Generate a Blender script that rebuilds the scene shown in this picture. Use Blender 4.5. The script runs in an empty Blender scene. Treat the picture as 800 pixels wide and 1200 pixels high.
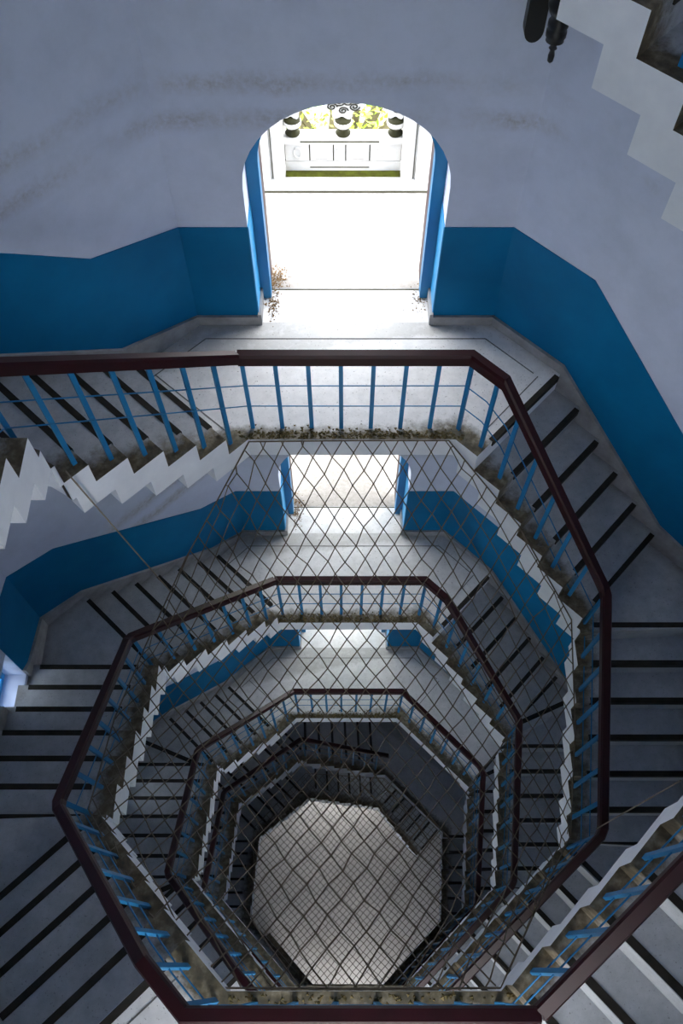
import bpy, math, random
from mathutils import Vector
random.seed(7)
C = bpy.context.scene
COL = C.collection
S = 2.0                      # metres per layout unit (unit = apothem of the handrail octagon)
TAN = math.tan(math.radians(22.5))

# ------------------------------------------------------------------ camera, sky, exposure
cam = bpy.data.cameras.new('camera'); camo = bpy.data.objects.new('camera', cam); COL.objects.link(camo)
camo.location = (-0.0469*S, -0.9327*S, 2.3781*S)
camo.rotation_euler = (0.5032, 0, 0)
cam.sensor_fit = 'VERTICAL'; cam.sensor_height = 36; cam.lens = 30.0
cam.clip_start = 0.05; cam.clip_end = 500
C.camera = camo
w = bpy.data.worlds.new('sky'); C.world = w; w.use_nodes = True
nt = w.node_tree; nt.nodes.clear()
out = nt.nodes.new('ShaderNodeOutputWorld'); bg = nt.nodes.new('ShaderNodeBackground')
bg.inputs['Color'].default_value = (0.96, 0.975, 1.0, 1); bg.inputs['Strength'].default_value = 10.5
nt.links.new(bg.outputs[0], out.inputs[0])
C.view_settings.view_transform = 'Standard'; C.view_settings.look = 'None'
C.view_settings.gamma = 1.0; C.view_settings.use_curve_mapping = False
C.view_settings.exposure = 0.0
C.cycles.diffuse_bounces = 8; C.cycles.max_bounces = 12
C.cycles.sample_clamp_indirect = 10

# ------------------------------------------------------------------ materials
def mat(name, rough=0.7, spec=0.3):
    m = bpy.data.materials.new(name); m.use_nodes = True
    b = m.node_tree.nodes['Principled BSDF']
    b.inputs['Roughness'].default_value = rough
    b.inputs['Specular IOR Level'].default_value = spec
    return m, m.node_tree, b
def N(t, kind, **kw):
    n = t.nodes.new(kind)
    for k, v in kw.items():
        if k in n.inputs: n.inputs[k].default_value = v
        else: setattr(n, k, v)
    return n
def ramp(t, src, stops):
    r = t.nodes.new('ShaderNodeValToRGB')
    e = r.color_ramp.elements
    e[0].position, e[0].color = stops[0][0], (*stops[0][1], 1)
    e[1].position, e[1].color = stops[-1][0], (*stops[-1][1], 1)
    for p, c in stops[1:-1]:
        x = e.new(p); x.color = (*c, 1)
    t.links.new(src, r.inputs[0]); return r.outputs[0]
def mix(t, fac, a, b, mode='MIX'):
    m = t.nodes.new('ShaderNodeMix'); m.data_type = 'RGBA'; m.blend_type = mode
    for s, v in ((0, fac), (6, a), (7, b)):
        if hasattr(v, 'default_value') or hasattr(v, 'links'): t.links.new(v, m.inputs[s])
        else: m.inputs[s].default_value = v if s == 0 else (*v, 1)
    return m.outputs[2]
def noise(t, scale, detail=5, rough=.6, vec=None):
    n = N(t, 'ShaderNodeTexNoise'); n.inputs['Scale'].default_value = scale
    n.inputs['Detail'].default_value = detail; n.inputs['Roughness'].default_value = rough
    if vec is None: vec = wpos(t)
    t.links.new(vec, n.inputs['Vector']); return n.outputs['Fac']
def wpos(t):
    for n in t.nodes:
        if n.bl_idname == 'ShaderNodeNewGeometry': return n.outputs['Position']
    return t.nodes.new('ShaderNodeNewGeometry').outputs['Position']
def math_(t, op, a, b=None, clamp=False):
    m = t.nodes.new('ShaderNodeMath'); m.operation = op; m.use_clamp = clamp
    for i, v in enumerate((a, b)):
        if v is None: continue
        if hasattr(v, 'links'): t.links.new(v, m.inputs[i])
        else: m.inputs[i].default_value = v
    return m.outputs[0]
def bump(t, b, h, strength=.2, dist=.01):
    n = t.nodes.new('ShaderNodeBump'); n.inputs['Strength'].default_value = strength; n.inputs['Distance'].default_value = dist
    t.links.new(h, n.inputs['Height']); t.links.new(n.outputs[0], b.inputs['Normal'])
def simple(name, col, col2=None, scale=6, rough=.6, spec=.3, bmp=.15):
    m, t, b = mat(name, rough, spec)
    n = noise(t, scale)
    c = ramp(t, n, [(.3, col2 or tuple(.75*x for x in col)), (.7, col)])
    t.links.new(c, b.inputs['Base Color'])
    bump(t, b, noise(t, scale*6), bmp, .004)
    return m
M = {}
# concrete of treads and landings: u of the UV map is the share of the way from the well edge to the wall
m, t, b = mat('stair_concrete', .62, .35)
n1, n2, n3 = noise(t, 1.4), noise(t, 9, 8, .7), noise(t, 70, 3)
c = ramp(t, n1, [(.3, (.36, .37, .375)), (.55, (.46, .47, .475)), (.75, (.55, .555, .555))])
c = mix(t, .5, c, ramp(t, n2, [(.3, (.25, .26, .28)), (.7, (.55, .56, .58))]))
c = mix(t, ramp(t, n3, [(.63, (0, 0, 0)), (.70, (.6, .6, .6))]), c, (.12, .11, .10))
uv = t.nodes.new('ShaderNodeUVMap'); sep = t.nodes.new('ShaderNodeSeparateXYZ'); t.links.new(uv.outputs[0], sep.inputs[0])
edge = math_(t, 'ADD', sep.outputs[0], math_(t, 'MULTIPLY', math_(t, 'SUBTRACT', n2, .5), .28))
f = ramp(t, edge, [(.08, (.95, .95, .95)), (.20, (.0, .0, .0))])
moss = ramp(t, noise(t, 14, 6), [(.32, (.04, .029, .011)), (.5, (.115, .085, .042)), (.70, (.26, .22, .15))])
c = mix(t, f, c, moss)
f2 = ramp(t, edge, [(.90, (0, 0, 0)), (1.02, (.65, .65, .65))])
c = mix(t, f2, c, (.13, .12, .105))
t.links.new(c, b.inputs['Base Color']); bump(t, b, n2, .25, .01); M['concrete'] = m
# landing terrazzo, paler
m, t, b = mat('landing_concrete', .5, .4)
n1, n2, n3 = noise(t, 1.2), noise(t, 10, 8, .7), noise(t, 60, 3)
c = ramp(t, n1, [(.3, (.56, .555, .55)), (.7, (.72, .71, .70))])
c = mix(t, .45, c, ramp(t, n2, [(.3, (.44, .44, .44)), (.7, (.78, .77, .76))]))
c = mix(t, ramp(t, n3, [(.64, (0, 0, 0)), (.70, (.7, .7, .7))]), c, (.10, .09, .08))
uv = t.nodes.new('ShaderNodeUVMap'); sep = t.nodes.new('ShaderNodeSeparateXYZ'); t.links.new(uv.outputs[0], sep.inputs[0])
edge = math_(t, 'ADD', sep.outputs[0], math_(t, 'MULTIPLY', math_(t, 'SUBTRACT', n2, .5), .28))
c = mix(t, ramp(t, edge, [(.10, (.97, .97, .97)), (.21, (0, 0, 0))]), c, ramp(t, noise(t, 16, 6), [(.3, (.028, .024, .010)), (.5, (.085, .068, .034)), (.72, (.22, .19, .13))]))
c = mix(t, ramp(t, edge, [(.93, (0, 0, 0)), (1.05, (.5, .5, .5))]), c, (.2, .19, .17))
t.links.new(c, b.inputs['Base Color']); bump(t, b, n2, .2, .006); M['landing'] = m
# white distempered wall with grime in two level lines per storey
def wall_mat(name, base, lo):
    m, t, b = mat(name, .85, .15)
    n1, n2, n3 = noise(t, .9), noise(t, 3.5, 8, .7), noise(t, 25, 6, .7)
    c = ramp(t, n2, [(.25, lo), (.6, base)])
    c = mix(t, .35, c, ramp(t, n1, [(.3, tuple(.82*x for x in base)), (.7, base)]))
    sp = t.nodes.new('ShaderNodeSeparateXYZ'); t.links.new(wpos(t), sp.inputs[0])
    z = math_(t, 'ADD', sp.outputs[2], math_(t, 'MULTIPLY', math_(t, 'SUBTRACT', n2, .5), .16))
    tot = None
    for z0 in (.595, .725):
        zz = math_(t, 'SUBTRACT', z, z0*S)
        pp = math_(t, 'PINGPONG', zz, 1.98*S/2)      # repeats with the storeys
        g = math_(t, 'SUBTRACT', 1, math_(t, 'MULTIPLY', pp, 10), True)
        tot = g if tot is None else math_(t, 'MAXIMUM', tot, g)
    pat = ramp(t, n1, [(.40, (0, 0, 0)), (.60, (1, 1, 1))])
    pat2 = ramp(t, n3, [(.35, (.15, .15, .15)), (.65, (1, 1, 1))])
    f = math_(t, 'MULTIPLY', math_(t, 'MULTIPLY', tot, pat), math_(t, 'MULTIPLY', pat2, .75))
    c = mix(t, f, c, (.28, .25, .23))
    t.links.new(c, b.inputs['Base Color']); bump(t, b, n3, .12, .006)
    return m
M['wall'] = wall_mat('white_wall', (.58, .63, .77), (.47, .52, .64))
M['string'] = simple('white_string_paint', (.84, .86, .90), (.74, .76, .81), 5, .8, .2)
M['dado'] = simple('blue_wall_paint', (.0015, .150, .325), (.001, .122, .27), 2.5, .6, .12, .1)
M['blue'] = simple('blue_metal_paint', (.015, .20, .43), (.012, .15, .33), 8, .4, .4)
M['frame_blue'] = simple('blue_frame_paint', (.008, .17, .37), (.006, .14, .31), 4, .45, .4)
M['maroon'] = simple('maroon_handrail_paint', (.032, .0032, .0065), (.017, .002, .0035), 7, .45, .28)
M['black'] = simple('black_anti_slip_paint', (.018, .016, .013), (.035, .03, .025), 12, .8, .2)
M['skirt'] = simple('grey_cement_skirting', (.36, .36, .37), (.22, .22, .22), 6, .8, .2)
M['joint'] = simple('dark_joint', (.16, .155, .15), (.10, .1, .095), 20, .9, .1)
M['net'] = simple('net_rope', (.19, .155, .115), (.10, .08, .06), 9, .9, .1)
M['rope'] = simple('pale_rope', (.30, .25, .19), (.2, .16, .12), 15, .9, .1)
M['iron'] = simple('black_lamp_iron', (.006, .006, .007), (.012, .012, .012), 9, .4, .4)
M['ext'] = simple('outdoor_white_stone', (.62, .61, .59), (.50, .49, .46), 5, .8, .2)
m, t, b = mat('outdoor_terrace_cement', .85, .15)
n1, n2 = noise(t, 1.6, 7, .7), noise(t, 22, 6, .7)
c = ramp(t, n2, [(.3, (.25, .23, .21)), (.7, (.37, .35, .33))])
c = mix(t, ramp(t, math_(t, 'MULTIPLY', n1, math_(t, 'ADD', n2, .5)), [(.66, (0, 0, 0)), (.80, (.9, .9, .9))]), c, (.075, .05, .028))
t.links.new(c, b.inputs['Base Color']); bump(t, b, n2, .2, .006); M['extfloor'] = m
M['slot'] = simple('dark_stone_groove', (.10, .095, .07), (.05, .05, .03), 9, .9, .1)  # dark tone for groove, threshold and curb lines
M['slotl'] = simple('grey_carved_stone', (.05, .048, .04), (.03, .028, .022), 9, .9, .1)
M['mossg'] = simple('moss', (.075, .085, .012), (.03, .03, .008), 12, .95, .05)
M['dirt'] = simple('dry_debris', (.22, .14, .065), (.10, .06, .03), 18, .95, .05)
M['mossb'] = simple('brown_moss', (.115, .095, .045), (.06, .05, .022), 14, .95, .05)
M['drygrass'] = simple('dry_moss', (.17, .13, .06), (.08, .06, .03), 18, .95, .05)
M['leaf'] = simple('fresh_leaf', (.33, .50, .05), (.22, .38, .03), 4, .6, .3)
M['bark'] = simple('bark', (.16, .14, .08), (.10, .085, .05), 7, .9, .1)
M['hall'] = simple('ground_hall_floor', (.72, .665, .61), (.58, .535, .49), 1.2, .45, .4)
M['ground'] = simple('outdoor_ground', (.30, .32, .22), (.22, .24, .16), .5, .9, .1)
M['bulb'] = simple('dark_glazed_stone', (.03, .03, .010), (.015, .015, .005), 7, .6, .2)
M['winframe'] = simple('window_and_daylit_reveal_blue', (.03, .30, .60), (.02, .24, .5), 6, .4, .4)

# ------------------------------------------------------------------ mesh helpers (layout units in, metres out)
class MB:
    def __init__(s): s.v, s.f, s.m, s.uv = [], [], [], []
    def add(s, vs, fs, mi=0, uvs=None):
        o = len(s.v); s.v += [tuple(x) for x in vs]
        s.uv += uvs if uvs else [(.5, .5)]*len(vs)
        for k, f in enumerate(fs):
            s.f.append(tuple(i+o for i in f)); s.m.append(mi[k] if isinstance(mi, (list, tuple)) else mi)
        return s
    def prism(s, poly, z0, z1, mi=(0, 0, 0), uvs=None):    # poly CCW seen from above; mi = top, bottom, side
        n = len(poly)
        vs = [(x, y, z1) for x, y in poly]+[(x, y, z0) for x, y in poly]
        u = uvs or [(.5, .5)]*n
        fs = [tuple(range(n)), tuple(range(2*n-1, n-1, -1))]+[(i, i+n, (i+1) % n+n, (i+1) % n) for i in range(n)]
        side = mi[2] if isinstance(mi[2], (list, tuple)) else [mi[2]]*n
        return s.add(vs, fs, [mi[0], mi[1]]+list(side), u+u)
    def box(s, x0, x1, y0, y1, z0, z1, mi=0):
        return s.prism([(x0, y0), (x1, y0), (x1, y1), (x0, y1)], z0, z1, (mi, mi, mi))
    def tube(s, pts, r, n=6, mi=0, closed=False, cap=True):
        pts = [Vector(p) for p in pts]; rings = []
        rr = r if isinstance(r, (list, tuple)) else [r]*len(pts)
        for i, p in enumerate(pts):
            a = pts[i-1] if i else (pts[-1] if closed else p); c = pts[(i+1) % len(pts)] if (i < len(pts)-1 or closed) else p
            d = (c-a).normalized()
            ref = Vector((0, 0, 1)) if abs(d.z) < .9 else Vector((1, 0, 0))
            u = d.cross(ref).normalized(); v = u.cross(d)
            rings.append([p+(u*math.cos(2*math.pi*k/n)+v*math.sin(2*math.pi*k/n))*rr[i] for k in range(n)])
        vs = [x for g in rings for x in g]; fs = []
        L = len(pts)
        for i in range(L if closed else L-1):
            j = (i+1) % L
            fs += [(i*n+k, i*n+(k+1) % n, j*n+(k+1) % n, j*n+k) for k in range(n)]
        if cap and not closed: fs += [tuple(range(n-1, -1, -1)), tuple((L-1)*n+k for k in range(n))]
        return s.add(vs, fs, mi)
    def sweep(s, pts, hw, hh, mi=0):      # rectangular bar along a path, mitred in plan
        n = len(pts); rows = []
        for i, p in enumerate(pts):
            d1 = Vector((pts[i][0]-pts[i-1][0], pts[i][1]-pts[i-1][1])).normalized() if i else None
            d2 = Vector((pts[i+1][0]-p[0], pts[i+1][1]-p[1])).normalized() if i < n-1 else None
            d1 = d1 or d2; d2 = d2 or d1
            t = (d1+d2).normalized(); nn = Vector((-t.y, t.x)); k = hw/max(.3, nn.dot(Vector((-d1.y, d1.x))))
            q = Vector((p[0], p[1])); a, b = q+nn*k, q-nn*k; a2, b2 = q+nn*k*.72, q-nn*k*.72; zz = p[2]
            rows.append([(a.x, a.y, zz+hh*.55), (a2.x, a2.y, zz+hh), (b2.x, b2.y, zz+hh), (b.x, b.y, zz+hh*.55),
                         (b.x, b.y, zz-hh), (a.x, a.y, zz-hh)])
        vs = [x for r in rows for x in r]; fs = []
        for i in range(n-1):
            fs += [(i*6+k, (i+1)*6+k, (i+1)*6+(k+1) % 6, i*6+(k+1) % 6) for k in range(6)]
        fs += [tuple(range(6)), tuple((n-1)*6+k for k in range(5, -1, -1))]
        return s.add(vs, fs, mi)
    def lathe(s, prof, c=(0, 0, 0), n=16, mi=0):
        vs = [(c[0]+r*math.cos(2*math.pi*k/n), c[1]+r*math.sin(2*math.pi*k/n), c[2]+z) for r, z in prof for k in range(n)]
        fs = [(i*n+k, i*n+(k+1) % n, (i+1)*n+(k+1) % n, (i+1)*n+k) for i in range(len(prof)-1) for k in range(n)]
        fs += [tuple(range(n-1, -1, -1)), tuple((len(prof)-1)*n+k for k in range(n))]
        return s.add(vs, fs, mi)
    def mesh(s, name, mats, smooth=False, org=(0, 0, 0)):
        me = bpy.data.meshes.new(name)
        me.from_pydata([((x-org[0])*S, (y-org[1])*S, (z-org[2])*S) for x, y, z in s.v], [], s.f)
        for mm in (mats if isinstance(mats, (list, tuple)) else [mats]): me.materials.append(mm)
        me.polygons.foreach_set('material_index', s.m)
        uvl = me.uv_layers.new(name='UVMap')
        li = [0]*len(me.loops); me.loops.foreach_get('vertex_index', li)
        uvl.data.foreach_set('uv', [c for i in li for c in s.uv[i]])
        if smooth: me.polygons.foreach_set('use_smooth', [True]*len(me.polygons))
        me.update(); return me
    def build(s, name, mats, parent=None, smooth=False, **tags):
        org = PORG.get(parent.name, (0, 0, 0)) if parent else (0, 0, 0)
        o = bpy.data.objects.new(name, s.mesh(name, mats, smooth, org)); COL.objects.link(o)
        if parent: o.parent = parent
        for k, v in tags.items(): o[k] = v
        return o
PORG = {}          # layout-unit origin of each Empty that parents parts
def thing(name, label, cat, loc=(0, 0, 0), group=None):
    o = bpy.data.objects.new(name, None); COL.objects.link(o); o.empty_display_size = .1
    o.location = tuple(c*S for c in loc); PORG[o.name] = loc
    o['label'] = label; o['category'] = cat
    if group: o['group'] = group
    return o
def sub(o, name, mb, mats, smooth=False, **tags):      # a sub-part of part o (whose own object sits where its thing sits)
    org = PORG.get(o.parent.name, (0, 0, 0)) if o.parent else (0, 0, 0)
    c = bpy.data.objects.new(name, mb.mesh(name, mats, smooth, org)); COL.objects.link(c); c.parent = o
    for k, v in tags.items(): c[k] = v
    return c

# ------------------------------------------------------------------ octagon plan
class Oct:                 # sides numbered clockwise from the far side (0 far, 2 right, 4 near, 6 left)
    def __init__(s, ap, xo=0):
        s.ap = ap if isinstance(ap, (list, tuple)) else [ap]*8; s.xo = xo
        s.vert = []
        for k in range(8):
            a1, a2 = math.radians(90-45*k), math.radians(90-45*(k+1))
            w1, w2 = s.ap[k], s.ap[(k+1) % 8]
            c1, s1, c2, s2 = math.cos(a1), math.sin(a1), math.cos(a2), math.sin(a2)
            d = c1*s2-s1*c2
            s.vert.append(((w1*s2-w2*s1)/d, (c1*w2-c2*w1)/d))
        # tangential range of each side
        s.rng = []
        for k in range(8):
            t = s.tan(k); p, q = s.vert[k-1], s.vert[k]
            s.rng.append((p[0]*t[0]+p[1]*t[1], q[0]*t[0]+q[1]*t[1]))
    def tan(s, k): a = math.radians(90-45*(k % 8)); return (math.sin(a), -math.cos(a))
    def nor(s, k): a = math.radians(90-45*(k % 8)); return (math.cos(a), math.sin(a))
    def s_of(s, k, u):     # running parameter of a point at tangential u on side k
        lo, hi = s.rng[k % 8]; return k+min(.985, max(.015, (u-lo)/(hi-lo)))
    def pt(s, p):
        k = math.floor(p); f = p-k; a, b = s.vert[(k-1) % 8], s.vert[k % 8]
        return (s.xo+a[0]+(b[0]-a[0])*f, a[1]+(b[1]-a[1])*f)
    def walk(s, p0, p1):
        ps = [p0]+[float(k) for k in range(math.floor(p0)+1, math.ceil(p1)) if p0+1e-4 < k < p1-1e-4]+[p1]
        return [s.pt(p) for p in ps]
    def side_len(s, k): lo, hi = s.rng[k % 8]; return hi-lo
IN = Oct([.893, .908, .94, .95, .955, .93, .905, .918])
RAIL = Oct(1.0)
BAL = Oct([.948, .952, .962, .968, .985, .966, .960, .952])
RIM = Oct(.990)
OUT = Oct(1.478, -.03)
WALLX = -.03
STRIP_IN, STRIP_OUT = Oct(1.0), Oct(1.44, -.02)
RR = .099

# ------------------------------------------------------------------ the two helices: every riser as (side, u) going down clockwise
def side(k, u0, n, du=.13): return [(k, u0+du*i) for i in range(n)]
FLIGHT_R = lambda k: side(k, -.245, 6)+side(k+1, -.356, 7)+side(k+2, -.375, 7, .126)
FLIGHT_L = lambda k: side(k, -.245, 6, .123)+side(k+1, -.398, 7, .128)+side(k+2, -.382, 7, .126)
W = lambda k: [(k, None)]                   # winder running into corner k/k+1
LOW = lambda k: [(k, .40)]+W(k)+side(k+1, -.36, 7)+side(k+2, -.37, 7)+side(k+3, -.38, 6)
END = lambda k: side(k, -.30, 6)+side(k+1, -.33, 6)+side(k+2, -.33, 6)+side(k+3, -.33, 6)
zA, zB = 1.491, 1.62
HELIX = {
 'A': dict(z=zA, start=(-.03), runs=[(side(1, -.25, 6)+side(2, -.33, 6)+side(3, -.25, 6, .126), 'F0'), (FLIGHT_L(5), 'N1'),
        (side(9, -.23, 6)+W(9)+side(10, -.339, 7)+side(11, -.36, 6), 'F2'), (LOW(13), 'N3'), (END(18), 'low')]),
 'B': dict(z=zB, start=(-4.6), runs=[(side(-3, -.245, 6, .123)+side(-2, -.398, 7, .128)+W(-2)+side(-1, -.382, 6, .126), 'N0'), (FLIGHT_R(1), 'F1'),
        (side(5, -.245, 6, .123)+W(5)+side(6, -.388, 7)+W(6)+side(7, -.362, 5, .127), 'N2'), (LOW(9), 'F3'), (END(14), 'low')]),
}
T_SLAB, T_RISE = .105, .080
def bnd(b):            # boundary -> (inner s, outer s)
    k, u = b
    if u is None: return (k+1.0, k+1.0)
    return (IN.s_of(k, u), OUT.s_of(k, u))
def ring(a, c):        # polygon between two boundaries, CCW seen from above, with u coordinates
    i = IN.walk(a[0], c[0]); o = OUT.walk(a[1], c[1])
    poly = i+o[::-1]                      # inner clockwise, back along the wall
    return poly, [(0.0, 0)]*len(i)+[(1.0, 0)]*len(o), len(i), len(o)
def area2(p): return sum(p[i][0]*p[(i+1) % len(p)][1]-p[(i+1) % len(p)][0]*p[i][1] for i in range(len(p)))
def slab(mb, a, c, z0, z1, mats, front=None, back=None, trim=None):
    poly, uv, ni, no = ring(a, c)
    if trim: poly = [(x, min(y, trim)) if i < ni else (x, y) for i, (x, y) in enumerate(poly)]
    # edge materials: inner edges (ni-1), end edge, outer edges (no-1), start edge
    ed = [1]*(ni-1)+[front if front is not None else 1]+[1]*(no-1)+[back if back is not None else 1]
    if area2(poly) < 0:
        n = len(poly); poly = poly[::-1]; uv = uv[::-1]; ed = [ed[(n-2-i) % n] for i in range(n)]
    mb.prism(poly, z0, z1, (mats, 1, ed), uv)
def back_of(b, d):     # the boundary moved up-stair by d along both edges
    return (b[0]-d/IN.side_len(math.floor(b[0]-1e-6)), b[1]-d/OUT.side_len(math.floor(b[1]-1e-6)))
NOSE = {'A': [], 'B': []}        # (outer s, z of tread above the riser) for the wall bands
FLOORZ = {}
STEPMAT = None
FL_LABEL = {
 ('A', 0): 'white stepped stair flight passing above, its underside cutting across the top right corner',
 ('A', 1): 'grey concrete stair flight curving down the left side below the near maroon rail',
 ('A', 2): 'concrete stair flight descending right from the second far landing, seen through the net',
 ('A', 3): 'dim lower stair flight sweeping under the third far landing',
 ('A', 4): 'dark lowest stair flight on the right above the hall floor',
 ('B', 0): 'concrete stair flight rising to the left edge beside the uppermost far landing',
 ('B', 1): 'large concrete stair flight descending the right side from the uppermost far landing',
 ('B', 2): 'shaded concrete stair flight curling down left behind the net to the third far landing',
 ('B', 3): 'dark inner stair flight dropping on the right below the third far landing',
 ('B', 4): 'dark lowest stair flight on the left above the hall floor'}
LAND_LABEL = {'F0': 'concrete landing of the storey above, far side', 'F1': 'pale landing in front of the top arched doorway',
 'F2': 'pale landing behind the net at the second doorway down', 'F3': 'pale landing behind the net at the third doorway down',
 'N0': 'concrete landing under the photographer', 'N1': 'near landing behind the maroon rail along the bottom edge',
 'N2': 'near landing one turn lower, hidden under the bottom edge', 'N3': 'near landing two turns lower at the bottom of the well'}
for h, H in HELIX.items():
    z = H['z']; prev = (H['start'], H['start'])
    for ri, (run, lname) in enumerate(H['runs']):
        bs = [bnd(b) for b in run]
        # landing from prev to bs[0]
        FLOORZ[lname+(h if lname == 'low' else '')] = z
        tl = thing('stair_landing', LAND_LABEL.get(lname, 'dark bottom landing on the '+('right' if h == 'A' else 'left')+' above the hall floor'), 'landing', (0, 0, z))
        mb = MB(); slab(mb, prev, bs[0], z-.11, z, 0, trim=-1.0 if lname == 'N0' else None)
        lip = back_of(bs[0], .075); slab(mb, lip, bs[0], z-RR-T_SLAB, z-.11, 0, front=0)
        lo = mb.build('slab', [M['landing'], M['string']], tl)
        NOSE[h].append((prev[1], z)); NOSE[h].append((bs[0][1], z))
        tf = thing('stair_flight', FL_LABEL[(h, ri)], 'stairs', (0, 0, z-RR))
        for j, b in enumerate(bs):
            zt = z-RR*j                    # tread level above this riser
            # anti-slip strip lying along the edge of that tread
            k, u = run[j]
            n0 = STRIP_IN.pt(STRIP_IN.s_of(k, u+.0015)) if u is not None else STRIP_IN.pt(k+1.0)
            if u is not None:
                a0, a1 = STRIP_IN.pt(STRIP_IN.s_of(k, u-.021)), n0
                c0, c1 = STRIP_OUT.pt(STRIP_OUT.s_of(k, u-.021)), STRIP_OUT.pt(STRIP_OUT.s_of(k, u+.0015))
            else:
                q0, q1 = Vector(STRIP_IN.pt(k+1.0)), Vector(STRIP_OUT.pt(k+1.0)); d = (q1-q0).normalized()
                p = Vector((-d.y, d.x)); q0 = q0+p*.028; q1 = q1+p*.028
                a0, a1, c0, c1 = [tuple(v) for v in (q0+p*.014, q0-p*.014, q1+p*.014, q1-p*.014)]
            ms = MB(); poly = [a0, a1, c1, c0]
            if area2(poly) < 0: poly = poly[::-1]
            ms.prism(poly, zt-(.028 if u is not None else .002), zt+.002)
            if j == 0: ms.build('nosing_strip', M['black'], tl)
            else: sub(stepo, 'nosing_strip', ms, M['black'])
            if j < len(bs)-1:
                c = bs[j+1]; ztr = z-RR*(j+1)
                mb = MB()
                fb = back_of(c, T_RISE)
                fb = (max(fb[0], b[0]+.02), max(fb[1], b[1]+.02))
                slab(mb, b, fb, ztr-T_SLAB, ztr, 0, back=0)
                slab(mb, fb, c, ztr-RR-T_SLAB, ztr, 0, front=0)
                stepo = mb.build('step', [M['concrete'], M['string']], tf)
                NOSE[h].append((c[1], ztr))
        prev = bs[-1]; z = z-RR*len(bs)
    H['endz'] = z; H['endprev'] = prev
FLOOR_Z = -8.85

# landing floor joints (thin dark lines)
# ------------------------------------------------------------------ handrails
def rail_ctrl(h):
    if h == 'A': d = [(1, 1.491, 0, (-.62, -1.19)), (5, -.291, 4, (-.67, -1.31)), (9, -2.271, 8, (-.70, -1.345)), (13, -4.251, 12, None)]
    else: d = [(-3, 1.62, -4, (-.67, -1.30)), (1, -.36, 0, (-.73, -1.235)), (5, -2.34, 4, (-.69, -1.355)), (9, -4.32, 8, None)]
    return d
HR = .36
def lerp_ctrl(ctrl, s):
    for (a, za), (b, zb) in zip(ctrl, ctrl[1:]):
        if a <= s <= b: return za+(zb-za)*(s-a)/(b-a) if b > a else za
    return ctrl[-1][1] if s > ctrl[-1][0] else ctrl[0][1]
def tread_z(h, s_in):           # level of the step under inner parameter s
    z = None
    H = HELIX[h]; z = H['z']
    for run, _ in H['runs']:
        for b in run:
            if RAILS(b) > s_in: return z
            z -= RR
    return z
def RAILS(b): return b[0]+1.0 if b[1] is None else RAIL.s_of(b[0], b[1])
RAIL_LABEL = {('A', 0): 'maroon handrail at lower right rising out of the frame', ('A', 1): 'maroon handrail along the bottom edge and down the left side',
 ('A', 2): 'second maroon handrail ring, in front of the second doorway down', ('A', 3): 'small dark handrail deep in the well along its left side',
 ('B', 0): 'maroon handrail with blue balusters leaving at the left edge', ('B', 1): 'uppermost maroon handrail across the well and down the right side',
 ('B', 2): 'third maroon handrail ring curling down the left, behind the net', ('B', 3): 'small dark handrail in front of the third doorway down'}
bal_me = None
for h in 'AB':
    for idx, (k1, zl, L, corners) in enumerate(rail_ctrl(h)):
        zr = zl+HR
        if corners:
            ctrl = [(L-.0, zr), (L+1, zr), (L+1.19, zr), (L+2, zr+corners[0]), (L+3, zr+corners[1]), (L+4, zr-(1.782 if (h, idx) == ('A', 0) else 1.98))]
            s1 = L+4.0
        else:
            ctrl = [(L, zr), (L+1, zr), (L+1.9, zr), (L+2.1, zr-.2), (L+3, zr-.88), (L+4, zr-1.52), (L+5, zr-22*RR)]
            s1 = L+5.0
        rot = thing('stair_railing', RAIL_LABEL[(h, idx)], 'railing', (0, 0, zl))
        # path with slightly eased corners
        ss = []
        for k in range(int(L), int(s1)+1):
            if k in (int(L), int(s1)): ss.append(float(k))
            elif k == int(L)+1: ss.append(float(k)); ss.append(k+.19)
            else: ss += [k-.07, k-.02, k+.02, k+.07]
        path = []
        for s in ss:
            x, y = RAIL.pt(s); path.append((x, y, lerp_ctrl(ctrl, s)))
        mb = MB(); mb.sweep(path, .0185, .0265); mb.build('handrail', M['maroon'], rot)
        for fr in (.36, .70):
            pts = []
            n = int((s1-L)*8)
            for i in range(n+1):
                s = L+(s1-L)*i/n; (xa, ya), (xb, yb) = RIM.pt(s), BAL.pt(s); x, y = xa+(xb-xa)*fr, ya+(yb-ya)*fr; pts.append((x, y, lerp_ctrl(ctrl, s)-.02-.31*fr))
            mb = MB(); mb.tube(pts, .0025, 5); mb.build('rail_rod', M['frame_blue'], rot, smooth=True)
        for k in range(int(L), int(s1)):
            for i in range(7):
                s = k+(i+.08)/7.0
                (x, y), (xt, yt) = BAL.pt(s), RIM.pt(s); zt = lerp_ctrl(ctrl, s)-.012; zf = tread_z(h, s)
                if zt-zf < .08: zf = zt-.12
                t = RAIL.tan(k); n = RAIL.nor(k)
                hw, ht = .0078, .0052
                poly = [(x+t[0]*a*hw+n[0]*b*ht, y+t[1]*a*hw+n[1]*b*ht) for a, b in ((-1, -1), (1, -1), (1, 1), (-1, 1))]
                if area2(poly) < 0: poly = poly[::-1]
                mb = MB(); mb.prism(poly, zf, zt)
                mb.v = [(a+xt-x, b+yt-y, c) if c > zf+.01 else (a, b, c) for a, b, c in mb.v]      # the bars lean in towards the rail
                mb.build('baluster', M['blue'], rot)

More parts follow.
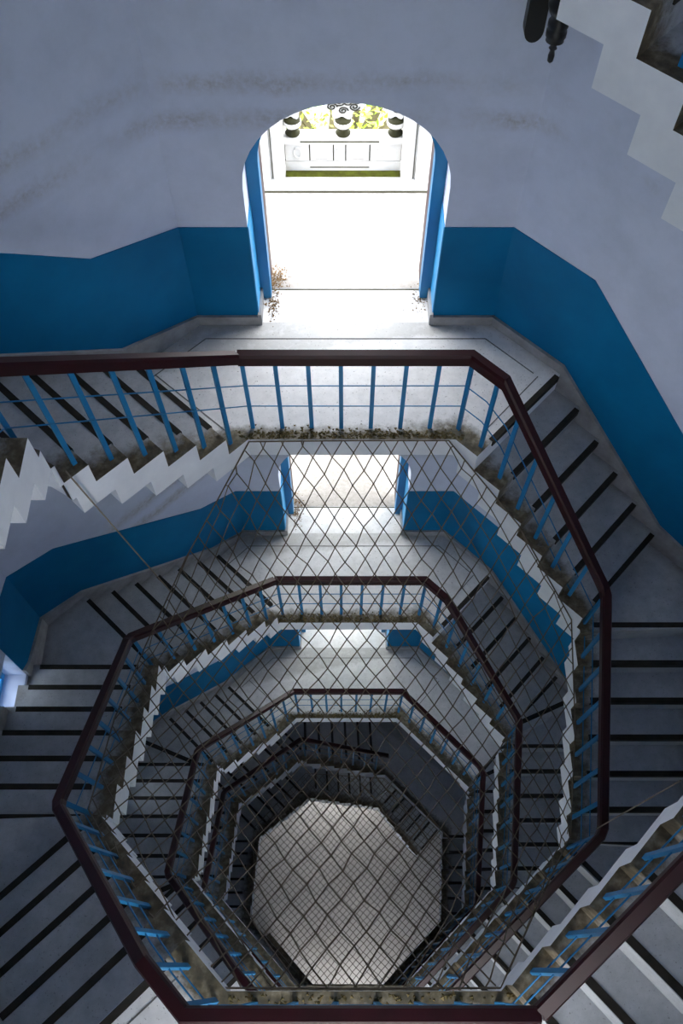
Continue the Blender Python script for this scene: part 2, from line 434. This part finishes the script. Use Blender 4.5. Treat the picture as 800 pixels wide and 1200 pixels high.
# ------------------------------------------------------------------ walls
TOPZ = 3.75
SIDEN = ['far', 'far_right', 'right', 'near_right', 'near', 'near_left', 'left', 'far_left']
DOORS = {0: [FLOORZ['F0'], FLOORZ['F1'], FLOORZ['F2'], FLOORZ['F3'], FLOOR_Z], 4: [FLOORZ['N0'], FLOORZ['N1'], FLOORZ['N2'], FLOORZ['N3'], FLOOR_Z]}
WINS = {6: [(.10, .315, -1.455, -1.17), (.10, .315, -1.455-1.98, -1.17-1.98), (.10, .315, -1.455+1.98, -1.17+1.98)]}
WT = .19
DW, DSP, DTOP = .36, .69, 1.015        # door half width, springing and crown above the floor
def arch(nn=20):
    return [(-DW*math.cos(math.pi*i/nn), DSP+(DTOP-DSP)*math.sin(math.pi*i/nn)) for i in range(nn+1)]
def wall_side(k):
    n, t = OUT.nor(k), OUT.tan(k); ro = 1.478; lo, hi = -ro*TAN, ro*TAN; ho = (ro+WT)*TAN
    def P(u, z, d=0): return (OUT.xo+n[0]*(ro+d)+t[0]*u, n[1]*(ro+d)+t[1]*u, z)
    mb = MB()
    def quad(u0, u1, z0, z1):
        for d, fl in ((0, False), (WT, True)):
            a0 = u0 if d == 0 else u0; q = [P(u0, z0, d), P(u0, z1, d), P(u1, z1, d), P(u1, z0, d)]
            mb.add(q, [(0, 1, 2, 3) if not fl else (3, 2, 1, 0)])
    z = FLOOR_Z
    if k in DOORS:
        for zf in sorted(DOORS[k]):
            if zf > z: quad(lo, hi, z, zf)
            quad(lo, -DW, zf, zf+DTOP); quad(DW, hi, zf, zf+DTOP)
            A = arch()
            for d, fl in ((0, False), (WT, True)):
                for (ua, za), (ub, zb) in zip(A, A[1:]):
                    q = [P(ua, zf+za, d), P(ua, zf+DTOP, d), P(ub, zf+DTOP, d), P(ub, zf+zb, d)]
                    mb.add(q, [(0, 1, 2, 3) if not fl else (3, 2, 1, 0)])
            prof = [(-DW, 0.0)]+A+[(DW, 0.0)]
            for (ua, za), (ub, zb) in zip(prof, prof[1:]):
                mb.add([P(ua, zf+za, 0), P(ub, zf+zb, 0), P(ub, zf+zb, WT), P(ua, zf+za, WT)], [(0, 1, 2, 3)])
            z = zf+DTOP
        quad(lo, hi, z, TOPZ)
    elif k in WINS:
        for (u0, u1, z0, z1) in sorted(WINS[k], key=lambda q: q[2]):
            quad(lo, hi, z, z0); quad(lo, u0, z0, z1); quad(u1, hi, z0, z1)
            for q in ([(u0, z0), (u1, z0)], [(u1, z0), (u1, z1)], [(u1, z1), (u0, z1)], [(u0, z1), (u0, z0)]):
                (a, b), (c, d) = q
                mb.add([P(a, b), P(c, d), P(c, d, WT), P(a, b, WT)], [(0, 1, 2, 3)])
            z = z1
        quad(lo, hi, z, TOPZ)
    else: quad(lo, hi, z, TOPZ)
    o = mb.build('wall_'+SIDEN[k], M['wall'], kind='structure')
    return o, P
WALL = {}
for k in range(8): WALL[k] = wall_side(k)
# on side 6, tangential u runs against the depth axis (clockwise = towards the far side): u = +Y
def band(h, s0, s1, lo, hi, thick, name, m, top=True):
    """painted / cement band on the walls that follows the stairs, one piece per wall side"""
    pts = NOSE[h]
    def zat(s): return lerp_ctrl(pts, s)
    for k in range(math.floor(s0), math.ceil(s1)):
        a, b = max(s0, k), min(s1, k+1)
        if b-a < .01: continue
        segs = [(a, b)]
        if k % 8 in DOORS and a < k+.2 and b > k+.8:
            f = DW/(2*1.478*TAN); segs = [(a, k+.5-f), (k+.5+f, b)]
        if k % 8 in WINS:
            L_ = 2*1.478*TAN
            for (u0, u1, w0, w1) in WINS[k % 8]:
                zz = zat(k+.5+u1/L_)
                if zz+hi > w0 and zz+lo < w1:
                    segs = [q for p, r in segs for q in ((p, min(r, k+.5+u0/L_)), (max(p, k+.5+u1/L_), r)) if q[1]-q[0] > .01]
        for a_, b_ in segs:
            inner = sorted(set([a_, b_]+[s for s, _ in pts if a_ < s < b_]))
            n = OUT.nor(k); mb = MB(); top_, bot_ = [], []
            for s in inner:
                x, y = OUT.pt(s); z = zat(s)
                top_.append((x, y, z+hi)); bot_.append((x, y, z+lo))
            m_ = len(inner); sh = lambda p, d: (p[0]-n[0]*d, p[1]-n[1]*d, p[2])
            vs = [sh(p, thick) for p in bot_]+[sh(p, thick) for p in top_]+[sh(p, -.002) for p in bot_]+[sh(p, -.002) for p in top_]
            fs = []
            for i in range(m_-1):
                fs += [(i, i+1, m_+i+1, m_+i), (m_+i, m_+i+1, 3*m_+i+1, 3*m_+i), (2*m_+i+1, 2*m_+i, 3*m_+i, 3*m_+i+1), (2*m_+i, 2*m_+i+1, i+1, i)]
            fs += [(0, m_, 3*m_, 2*m_), (m_-1, 3*m_-1, 4*m_-1, 2*m_-1)]
            mb.add(vs, fs)
            mb.build(name, m, WALL[k % 8][0])
for h in 'AB':
    s0, s1 = NOSE[h][0][0], NOSE[h][-1][0]
    band(h, s0, s1, .045, .513, .003, 'blue_dado', M['dado'])
    band(h, s0, s1, -.12, .047, .016, 'cement_skirting', M['skirt'])
# ceiling and hall floor
ap = [(OUT.xo+v[0]*(1.478+WT)/1.478, v[1]*(1.478+WT)/1.478) for v in OUT.vert][::-1]
MB().prism(ap, TOPZ, TOPZ+.1).build('ceiling', M['wall'], kind='structure')
MB().prism(ap, FLOOR_Z-.1, FLOOR_Z).build('floor', M['hall'], kind='structure')
mb = MB(); mb.box(-60, 60, -60, 60, FLOOR_Z-.35, FLOOR_Z-.12); mb.build('floor_outdoor', M['ground'], kind='structure')

# ------------------------------------------------------------------ doorways: reveal blue lightened as if by daylight, blue arched frame, maroon leaf edges
def doorway(k, zf, num):
    n, t = OUT.nor(k), OUT.tan(k); ro = 1.478
    def P(u, z, d): return (OUT.xo+n[0]*(ro+d)+t[0]*u, n[1]*(ro+d)+t[1]*u, zf+z)
    root = bpy.data.objects.new('door_%d' % num, None); COL.objects.link(root); root['kind'] = 'structure'
    org = P(0, 0, .1); root.location = tuple(c*S for c in org); PORG[root.name] = org
    A = arch(24); fw = .046
    prof = [(-DW, 0.0)]+A+[(DW, 0.0)]
    inn = [(-(DW-fw), 0.0)]+[(-(DW-fw)*math.cos(math.pi*i/24), DSP+(DTOP-fw-DSP)*math.sin(math.pi*i/24)) for i in range(25)]+[(DW-fw, 0.0)]
    mb = MB()
    d0, d1 = .135, .188
    for i in range(len(prof)-1):
        q = [prof[i], prof[i+1], inn[i+1], inn[i]]
        vs = [P(u, z, d0) for u, z in q]+[P(u, z, d1) for u, z in q]
        mb.add(vs, [(0, 1, 2, 3), (7, 6, 5, 4), (2, 6, 7, 3)])
    mb.build('door_frame', M['frame_blue'], root)
    for sgn in (-1, 1):
        mb = MB(); u0, u1 = sorted((sgn*DW, sgn*(DW-.004)))
        vs = [P(u0, .06, 0), P(u1, .06, 0), P(u1, .06, .134), P(u0, .06, .134)]+[P(u0, .513, 0), P(u1, .513, 0), P(u1, .513, .134), P(u0, .513, .134)]
        mb.add(vs, [(0, 1, 2, 3), (4, 5, 6, 7), (0, 1, 5, 4), (1, 2, 6, 5), (2, 3, 7, 6), (3, 0, 4, 7)])
        mb.build('daylit_reveal', M['winframe'], root)  # lighter than the dado: daylight on the reveal is put into its colour
        mb = MB(); u0, u1 = sorted((sgn*DW, sgn*(DW-.014)))
        vs = [P(u0, 0, -.014), P(u1, 0, -.014), P(u1, 0, .134), P(u0, 0, .134)]+[P(u0, .06, -.014), P(u1, .06, -.014), P(u1, .06, .134), P(u0, .06, .134)]
        mb.add(vs, [(0, 1, 2, 3), (4, 5, 6, 7), (0, 1, 5, 4), (1, 2, 6, 5), (2, 3, 7, 6), (3, 0, 4, 7)])
        mb.build('cement_skirting', M['skirt'], root)
        mb = MB(); u0, u1 = sorted((sgn*(DW-.028), sgn*(DW-.045)))
        vs = [P(u0, .02, .19), P(u1, .02, .19), P(u1, .02, .275), P(u0, .02, .275)]+[P(u0, .78, .19), P(u1, .78, .19), P(u1, .78, .275), P(u0, .78, .275)]
        mb.add(vs, [(3, 2, 1, 0), (4, 5, 6, 7), (0, 1, 5, 4), (1, 2, 6, 5), (2, 3, 7, 6), (3, 0, 4, 7)])
        mb.build('folded_leaf', M['maroon'], root)
    return root
num = 1
for k in (0, 4):
    for zf in DOORS[k]:
        doorway(k, zf, num); num += 1
# door sills: the wall's threshold
for k in (0, 4):
    for i, zf in enumerate(DOORS[k][:4]):
        n, t = OUT.nor(k), OUT.tan(k); y0, y1 = 1.478, 1.478+WT
        yy = sorted((n[1]*y0, n[1]*y1)); mb = MB(); mb.box(WALLX-DW, WALLX+DW, yy[0], yy[1], zf-.1, zf-.001)
        mb.build('trim_%d' % (i+1+(k and 10)), M['landing'], kind='structure')

# ------------------------------------------------------------------ light entering: portals guide the sky's light through the openings
for k in (0, 4):
    for zf in DOORS[k]:
        n = OUT.nor(k); l = bpy.data.lights.new('door_portal', 'AREA'); l.shape = 'RECTANGLE'; l.size = 2*DW*S; l.size_y = DTOP*S
        l.cycles.is_portal = True
        o = bpy.data.objects.new('door_portal', l); COL.objects.link(o)
        o.location = (WALLX*S, n[1]*(1.478+WT+.02)*S, (zf+DTOP/2)*S); o.rotation_euler = (math.pi/2, 0, 0 if k == 4 else math.pi)
        o.rotation_euler = (math.pi/2, 0, math.pi if k == 4 else 0)
#__REST__
# ------------------------------------------------------------------ small windows low in the left wall, blue frame and pane
m = bpy.data.materials.new('window_glass'); m.use_nodes = True; t = m.node_tree; t.nodes.clear()
o_ = t.nodes.new('ShaderNodeOutputMaterial'); mx = t.nodes.new('ShaderNodeMixShader'); tr = t.nodes.new('ShaderNodeBsdfTransparent'); gl = t.nodes.new('ShaderNodeBsdfGlossy')
gl.inputs['Roughness'].default_value = .05; mx.inputs[0].default_value = .08; tr.inputs[0].default_value = (.92, .95, .97, 1)
t.links.new(tr.outputs[0], mx.inputs[1]); t.links.new(gl.outputs[0], mx.inputs[2]); t.links.new(mx.outputs[0], o_.inputs[0]); M['glass'] = m
for i, (u0, u1, z0, z1) in enumerate(WINS[6]):
    n, tg = OUT.nor(6), OUT.tan(6)
    X = lambda d: WALLX-1.478-d
    root = bpy.data.objects.new('window_%d' % (i+1), None); COL.objects.link(root); root['kind'] = 'structure'
    org = (X(.12), (u0+u1)/2, z0); root.location = tuple(c*S for c in org); PORG[root.name] = org
    fwd = .03
    for a, b, c, d in ((u0, u1, z0, z0+fwd), (u0, u1, z1-fwd, z1), (u0, u0+fwd, z0+fwd, z1-fwd), (u1-fwd, u1, z0+fwd, z1-fwd), ((u0+u1)/2-.012, (u0+u1)/2+.012, z0+fwd, z1-fwd)):
        mb = MB(); mb.box(X(.14), X(.10), a, b, c, d); mb.build('window_frame', M['winframe'], root)
    for a, b in ((u0+fwd, (u0+u1)/2-.012), ((u0+u1)/2+.012, u1-fwd)):
        mb = MB(); mb.box(X(.122), X(.118), a, b, z0+fwd, z1-fwd); mb.build('pane', M['glass'], root)

# ------------------------------------------------------------------ joint lines, moss and debris on the far landings
LANDS = {o['label']: o for o in COL.objects if o.name.startswith('stair_landing')}
def strip_poly(mb, p, q, hw, z):
    p, q = Vector(p), Vector(q); d = (q-p).normalized(); n = Vector((-d.y, d.x))*hw
    poly = [tuple(p+n), tuple(p-n), tuple(q-n), tuple(q+n)]
    if area2(poly) < 0: poly = poly[::-1]
    mb.prism(poly, z-.002, z+.0012)
BANDO = Oct(1.39, -.03)
for lname in ('F1', 'F2', 'F3', 'N1'):
    l = LANDS[LAND_LABEL[lname]]; z = FLOORZ[lname]; k = 0 if lname[0] == 'F' else 4
    pts = [BANDO.pt(k-.30), BANDO.pt(k), BANDO.pt(k+1), BANDO.pt(k+1.22)]
    for p, q in zip(pts, pts[1:]):
        mb = MB(); strip_poly(mb, p, q, .0022, z); mb.build('joint_line', M['joint'], l)
    for kk, u in ((k+1, -.30), (k-1, .31)):
        mb = MB(); strip_poly(mb, RAIL.pt(RAIL.s_of(kk, u)), BANDO.pt(BANDO.s_of(kk, u)), .0022, z); mb.build('joint_line', M['joint'], l)
    if k == 0:
        mb = MB(); strip_poly(mb, (WALLX-DW, 1.661), (WALLX+DW, 1.661), .003, z); mb.build('joint_line', M['slot'], l)
    # low moss cushions and dry blades along the open edge
    mb = MB(); rnd = random.Random(lname)
    for i in range(520 if k == 0 else 120):
        s = k+rnd.uniform(-.02, 1.02); x, y = IN.pt(s); n = IN.nor(math.floor(s)); d = .006+abs(rnd.gauss(0, .022))
        x += n[0]*d; y += n[1]*d; r = rnd.uniform(.004, .011); hh = rnd.uniform(.002, .007)*(1.2-d*8)
        a = rnd.uniform(0, 6.28)
        vs = [(x+r*math.cos(a+q*2.094), y+r*math.sin(a+q*2.094), z-.001) for q in range(3)]+[(x+rnd.uniform(-r, r)*.6, y+rnd.uniform(-r, r)*.6, z+max(.003, hh))]
        mb.add(vs, [(0, 1, 3), (1, 2, 3), (2, 0, 3)], 0 if rnd.random() < .55 else 1)
    mb.build('moss_edge', [M['mossb'], M['drygrass']], l, kind='stuff')
def debris(label, c, rx, ry, n, seed):
    rnd = random.Random(seed); mb = MB()
    for i in range(n):
        x, y = c[0]+rnd.gauss(0, rx), c[1]+rnd.gauss(0, ry); r = rnd.uniform(.0012, .0038); a = rnd.uniform(0, 6.28); l = r*rnd.uniform(1, 2.4)
        dx, dy = math.cos(a), math.sin(a); hz = rnd.uniform(.001, .005)
        vs = [(x-dx*l, y-dy*l, c[2]+.001), (x+dy*r, y-dx*r, c[2]+hz), (x+dx*l, y+dy*l, c[2]+.001), (x-dy*r, y+dx*r, c[2]+hz*.4+.001)]
        mb.add(vs, [(0, 1, 2, 3)])
    o = mb.build('leaf_litter', M['dirt']); o['kind'] = 'stuff'; o['label'] = label; o['category'] = 'debris'
zf = FLOORZ['F1']
debris('brown leaf litter outside the left jamb of the top doorway', (-.325, 1.725, zf-.001), .024, .034, 260, 1)
debris('brown leaf litter on the landing just inside the left jamb of the top doorway', (-.335, 1.585, zf), .014, .045, 170, 2)
debris('sparse brown leaf litter beside the right jamb of the top doorway', (.290, 1.625, zf), .02, .04, 90, 3)
debris('brown leaf litter heaped by the left jamb of the second doorway', (-.325, 1.64, FLOORZ['F2']), .016, .06, 200, 4)

# ------------------------------------------------------------------ balconies outside the far doors
def scroll(mb, cx, y, cz, w, h):
    """carved cloud scroll: lobed slab with raised spirals"""
    outl = []
    for i in range(48):
        a = 2*math.pi*i/48; r = 1+.16*math.cos(6*a+.5)
        outl.append((cx+w*r*math.cos(a)*(1 if math.sin(a) > -.3 else .8), cz+h*r*math.sin(a)))
    n = len(outl); d = .018
    vs = [(x, y-d, z) for x, z in outl]+[(x, y+d, z) for x, z in outl]
    mb.add(vs, [tuple(range(n)), tuple(range(2*n-1, n-1, -1))]+[(i, (i+1) % n, (i+1) % n+n, i+n) for i in range(n)])
def spirals(mb, cx, y, cz, w, h):
    for sx, sz, sc, dr in ((-.62, -.05, .30, 1), (.62, -.05, .30, -1), (-.25, .35, .34, -1), (.28, .32, .34, 1), (0, -.35, .28, 1), (-.75, .42, .2, 1), (.75, .4, .2, -1)):
        pts = []
        for i in range(26):
            a = dr*i*.42; r = sc*w*(1-i/29)
            pts.append((cx+sx*w+r*math.cos(a), y-.02, cz+sz*h+r*.8*math.sin(a)))
        mb.tube(pts, w*.045, 4)
def balcony(zf, label, full):
    root = thing('balcony', label, 'balcony', (WALLX, 1.67, zf)); y0 = 1.478+WT
    e = zf-.36+.36
    mb = MB(); mb.box(-1.3, 1.22, y0, 2.62, zf-.12, zf-.003); mb.build('terrace_slab', M['extfloor'], root)
    mb = MB(); mb.box(-1.3, 1.22, 2.262, 2.62, zf-.003, zf+.06); mb.build('curb', M['ext'], root)
    mb = MB(); mb.box(-1.3, 1.22, 2.258, 2.261, zf-.003, zf+.006); mb.build('moss_line', M['slot'], root)
    mb = MB(); mb.box(-1.25, 1.2, 2.288, 2.325, zf+.06, zf+.066); mb.build('moss_line', M['mossg'], root)
    yp = 2.33; zb = zf+.06; cx = -.04; hw = .262
    mb = MB()
    mb.box(cx-hw, cx+hw, yp+.012, yp+.036, zb, zb+.16)                       # core
    mb.box(cx-hw, cx+hw, yp, yp+.012, zb, zb+.050)                          # bottom rail
    mb.box(cx-hw, cx+hw, yp-.012, yp+.044, zb+.150, zb+.183)                 # coping
    mb.build('parapet', M['ext'], root)
    # middle panels, each its own piece, parted by open grooves
    xs = [-.262, -.150, -.043, .012, .120, .262]
    for a, b in zip(xs, xs[1:]):
        mb = MB(); mb.box(cx+a+.003, cx+b-.003, yp+.001, yp+.013, zb+.054, zb+.146); mb.build('stone_panel', M['ext'], root)
    mb = MB()
    for a in xs[1:-1]: mb.box(cx+a-.003, cx+a+.003, yp+.009, yp+.0125, zb+.05, zb+.15)
    mb.box(cx-hw, cx+hw, yp+.008, yp+.0125, zb+.049, zb+.055); mb.box(cx-hw, cx+hw, yp+.008, yp+.0125, zb+.145, zb+.151)
    mb.box(cx-.19, cx+.16, yp-.0135, yp-.0115, zb+.160, zb+.168)            # long slot in the coping
    mb.box(cx-.15, cx+.12, yp-.0015, yp+.001, zb+.018, zb+.024)
    mb.build('groove', M['slot'], root)
    for a, b in ((-.150, -.043), (.012, .120)):                             # raised rounded frames
        c = cx+(a+b)/2; ww, hh, r = .038, .027, .012; pts = []
        for sx, sz, st in ((1, 1, 0), (-1, 1, 90), (-1, -1, 180), (1, -1, 270)):
            for q in range(4):
                g = math.radians(st+q*30); pts.append((c+sx*(ww-r)+r*math.cos(g), yp-.001, zb+.100+sz*(hh-r)+r*math.sin(g)))
        mb = MB(); mb.tube(pts, .005, 5, closed=True); mb.build('raised_moulding', M['ext'], root)
        mb = MB(); mb.box(c-ww+.01, c+ww-.01, yp-.002, yp+.0005, zb+.066, zb+.072); mb.build('groove', M['slot'], root)
    for c in (cx-.205, cx-.016, cx+.165):                                   # oval bosses
        pts = [(c+.016*math.cos(2*math.pi*q/14), yp-.001, zb+.1+.026*math.sin(2*math.pi*q/14)) for q in range(14)]
        mb = MB(); mb.tube(pts, .004, 5, closed=True); mb.build('oval_moulding', M['ext'], root)
    for x0, x1 in ((-.52, -.302), (.222, .44)):                             # fluted piers beside the parapet
        mb = MB(); mb.box(x0, x1, yp-.05, yp+.11, zb, zb+.85)
        wdt = x1-x0
        for f in ((.02, .22), (.30, .70), (.78, .98)): mb.box(x0+wdt*f[0], x0+wdt*f[1], yp-.064, yp-.05, zb+.0, zb+.85)
        mb.build('pier', M['ext'], root)
        for f in (.26, .74):
            mb = MB(); mb.box(x0+wdt*f-.002, x0+wdt*f+.002, yp-.0525, yp-.050, zb, zb+.85); mb.build('groove', M['slot'], root)
    if full:
        for c, sc in ((-.04, 1.0), (-.262, .78), (.19, .78)):
            zc = zb+.183
            mb = MB(); mb.lathe([(.028, 0), (.034, .010), (.022, .022), (.034, .045), (.040, .062), (.034, .080), (.022, .090)], (c, yp+.016, zc), 16); mb.build('finial_bulb', M['bulb'], root, smooth=True)
            mb = MB(); mb.lathe([(.030, .040), (.0405, .055), (.0405, .066), (.030, .080)], (c, yp+.0158, zc), 16); mb.build('finial_collar', M['ext'], root, smooth=True)
            mb = MB(); scroll(mb, c, yp+.016, zc+.150, .078*sc, .06); so = mb.build('scroll_crown', M['ext'], root)
            mb = MB(); spirals(mb, c, yp+.016, zc+.150, .078*sc, .06); sub(so, 'carved_spiral', mb, M['slotl'])
balcony(FLOORZ['F1'], 'white stone balcony with panelled parapet and scroll finials outside the top doorway', True)
balcony(FLOORZ['F2'], 'bright white balcony outside the second doorway down, behind the net', False)
balcony(FLOORZ['F3'], 'bright white balcony outside the third doorway down, behind the net', False)
# trees behind the parapet, standing on the ground far below
def tree(label, x, y, zt, R, seed):
    rnd = random.Random(seed)
    root = thing('leafy_tree', label, 'tree', (x, y, FLOOR_Z-.12), 'trees beyond the parapet')
    mb = MB(); zg = FLOOR_Z-.12
    mb.tube([(x+.1, y+.05, zg), (x+.02, y, zg+3), (x-.03, y+.02, zt-R), (x, y, zt-.2*R)], [.16, .13, .09, .03], 9); mb.build('trunk', M['bark'], root, smooth=True)
    mb = MB()
    for i in range(9):
        a = rnd.uniform(0, 6.28); mb.tube([(x, y, zt-R*1.1), (x+.4*R*math.cos(a), y+.4*R*math.sin(a), zt-R*.5), (x+.8*R*math.cos(a), y+.8*R*math.sin(a), zt-R*rnd.uniform(.1, .5))], [.05, .03, .01], 5)
    mb.build('branches', M['bark'], root)
    mb = MB()
    cl = [(Vector((rnd.gauss(0, 1), rnd.gauss(0, 1), rnd.gauss(0, 1))).normalized()*rnd.uniform(.55, .95)*R) for _ in range(60)]
    for i in range(7000):
        c = cl[rnd.randrange(60)]; p = Vector((x, y, zt-R*.9))+Vector((c.x, c.y, c.z*.85))+Vector((rnd.gauss(0, 1), rnd.gauss(0, 1), rnd.gauss(0, 1)))*R*.13
        u = Vector((rnd.gauss(0, 1), rnd.gauss(0, 1), rnd.gauss(0, .5))).normalized(); v = u.cross(Vector((rnd.gauss(0, .6), rnd.gauss(0, .6), 1))).normalized()
        l, w_ = rnd.uniform(.018, .034), rnd.uniform(.008, .015)
        mb.add([p-u*l, p+v*w_, p+u*l, p-v*w_], [(0, 1, 2, 3)], 0 if rnd.random() < .75 else 1)
    mb.build('foliage', [M['leaf'], M['leafy']], root, kind='stuff')
M['leafy'] = simple('yellow_leaf', (.62, .60, .12), (.50, .52, .07), 4, .6, .3)
tree('yellow green tree crown behind the middle finial of the top balcony', -.05, 4.1, -.72, 1.0, 11)
tree('yellow green tree crown behind the left pier of the top balcony', -1.35, 4.4, -.60, 1.1, 12)
tree('yellow green tree crown behind the right pier of the top balcony', 1.25, 4.5, -.62, 1.1, 13)

# ------------------------------------------------------------------ black wall lamp high on the far wall
root = thing('wall_lamp', 'black iron wall lamp with turned finial at the top edge of the white wall', 'lamp', (.51, 1.478, .95))
mb = MB(); pl = [(.502-.028, 1.6), (.502-.028, .91)]+[(.502-.028*math.cos(math.pi*i/10), .91-.036*math.sin(math.pi*i/10)) for i in range(1, 10)]+[(.502+.028, .91), (.502+.028, 1.6)]
n = len(pl); mb.add([(x, 1.44, z) for x, z in pl]+[(x, 1.478, z) for x, z in pl], [tuple(range(n)), tuple(range(2*n-1, n-1, -1))]+[(i, i+n, (i+1) % n+n, (i+1) % n) for i in range(n)])
mb.build('back_plate', M['iron'], root)
mb = MB(); mb.tube([(.49, 1.445, 1.08), (.515, 1.40, 1.10), (.548, 1.37, 1.04)], .011, 8); mb.build('arm', M['iron'], root, smooth=True)
mb = MB(); mb.lathe([(.003, 0), (.0085, .006), (.0095, .022), (.006, .038), (.012, .044), (.008, .05), (.012, .058), (.026, .066), (.024, .074), (.029, .08), (.029, .094), (.025, .10), (.029, .108), (.029, .12), (.022, .13), (.034, .15), (.04, .17), (.012, .2)], (.548, 1.37, .86), 16)
mb.build('turned_finial', M['iron'], root, smooth=True)

# ------------------------------------------------------------------ safety nets across the well
def net(name, label, bpts, dx, dy, r, sag, seed, knots=True):
    rnd = random.Random(seed)
    # dense boundary
    B = []
    for i in range(len(bpts)):
        a, b = Vector(bpts[i]), Vector(bpts[(i+1) % len(bpts)])
        for q in range(10): B.append(a.lerp(b, q/10))
    cx, cy = sum(p.x for p in B)/len(B), sum(p.y for p in B)/len(B)
    ang = [(math.atan2(p.y-cy, p.x-cx), p) for p in B]; ang.sort(key=lambda q: q[0])
    def bat(th):
        for (a, p), (b, q) in zip(ang, ang[1:]+[(ang[0][0]+2*math.pi, ang[0][1])]):
            if a <= th <= b or a <= th+2*math.pi <= b:
                t_ = th if a <= th <= b else th+2*math.pi
                f = (t_-a)/max(1e-6, b-a); return p.lerp(q, f)
        return ang[0][1]
    NB = 48; tab = [bat(-math.pi+2*math.pi*i/NB) for i in range(NB)]
    def R(th):
        f = (th+math.pi)/(2*math.pi)*NB; i = int(f) % NB; p, q = tab[i], tab[(i+1) % NB]; g = f-int(f)
        return math.hypot(p.x-cx, p.y-cy)*(1-g)+math.hypot(q.x-cx, q.y-cy)*g
    def hz(x, y):
        th = math.atan2(y-cy, x-cx); rho = min(.985, math.hypot(x-cx, y-cy)/R(th)); s_ = ws = 0
        for i in range(NB):
            k_ = (1-rho*rho)/(1-2*rho*math.cos(th-(-math.pi+2*math.pi*i/NB))+rho*rho); ws += k_; s_ += k_*tab[i].z
        return s_/ws-sag*(1-rho*rho)
    def inside(x, y): return math.hypot(x-cx, y-cy) < R(math.atan2(y-cy, x-cx))
    NN = {}
    m_ = int(2.4/min(dx, dy))
    for i in range(-m_, m_):
        for j in range(-m_, m_):
            x, y = dx*(i+j)/2+rnd.gauss(0, dx*.035), dy*(i-j)/2+rnd.gauss(0, dy*.035)
            x += .012*math.sin(3*y+1); y += .02*math.sin(2.3*x)
            if abs(x) < 1.3 and abs(y) < 1.3: NN[(i, j)] = (x, y)
    mc, mk, hc = MB(), MB(), {}
    def P3(key):
        if key not in hc: x, y = NN[key]; hc[key] = Vector((x, y, hz(x, y)))
        return hc[key]
    for (i, j), (x, y) in NN.items():
        ins = inside(x, y)
        if ins and knots:
            p = P3((i, j)); k_ = r*1.9
            mk.add([p+Vector(v)*k_ for v in ((1, 0, 0), (-1, 0, 0), (0, 1, 0), (0, -1, 0), (0, 0, 1), (0, 0, -1))], [(0, 2, 4), (2, 1, 4), (1, 3, 4), (3, 0, 4), (2, 0, 5), (1, 2, 5), (3, 1, 5), (0, 3, 5)])
        for o_ in ((i+1, j), (i, j+1)):
            if o_ not in NN: continue
            x2, y2 = NN[o_]; in2 = inside(x2, y2)
            if not ins and not in2: continue
            if ins and in2: a, b = P3((i, j)), P3(o_)
            else:
                (xa, ya), (xb, yb) = ((x, y), (x2, y2)) if ins else ((x2, y2), (x, y)); lo, hi = 0, 1
                for _ in range(9):
                    mid = (lo+hi)/2
                    if inside(xa+(xb-xa)*mid, ya+(yb-ya)*mid): lo = mid
                    else: hi = mid
                a = P3((i, j) if ins else o_); xb, yb = xa+(xb-xa)*lo, ya+(yb-ya)*lo; b = Vector((xb, yb, bat(math.atan2(yb-cy, xb-cx)).z))
                if (b-a).length < r*2: continue
            mc.tube([a, b], r, 4, cap=False)
    root = thing(name, label, 'net', (cx, cy, min(p.z for p in B)))
    mc.build('net_mesh', M['net'], root, kind='stuff')
    if knots: mk.build('knots', M['net'], root, kind='stuff')
    mb = MB(); mb.tube([p for p in B], r*1.35, 5, closed=True); mb.build('border_rope', M['net'], root)
net('safety_net', 'wide knotted rope safety net slung across the stairwell below the top landing',
    [(-.402, .886, -.366), (0, .8895, -.363), (.365, .8895, -.363), (.645, .632, -.57), (.895, .368, -.90), (.935, 0, -1.20), (.935, -.385, -1.50), (.67, -.66, -.95), (.395, -.948, -.33), (0, -.950, -.31), (-.39, -.948, -.33), (-.69, -.70, -.50), (-.955, -.39, -.82), (-.965, 0, -1.05), (-.925, .385, -1.26), (-.70, .62, -.85)],
    .076, .094, .0023, .10, 5)
net('safety_net', 'fine meshed safety net deep in the well above the hall floor',
    [IN.vert[k]+(z,) for k, z in zip(range(7, -1, -1), (-6.35, -6.45, -6.6, -6.5, -6.4, -6.35, -6.5, -6.6))],
    .066, .066, .0026, .25, 8, knots=False)
# cords that stretch the net
def cord(label, pts, r=.0026):
    root = MB(); root.tube(pts, r, 6); o = root.build('tension_cord', M['rope'], smooth=True); o['label'] = label; o['category'] = 'rope'
def sagline(a, b, s, n=8): return [tuple(a[i]+(b[i]-a[i])*q/n-(s*4*q/n*(1-q/n) if i == 2 else 0) for i in range(3)) for q in range(n+1)]
cord('thin pale cord tied from the upper left stair edge down to the net', sagline((-.862, .390, .227), (-.78, .54, -1.02), .01))
cord('thin pale cord from the lower right stair edge across to the maroon handrail', sagline((.847, -.468, .064), (.985, -.39, -1.27), .01))
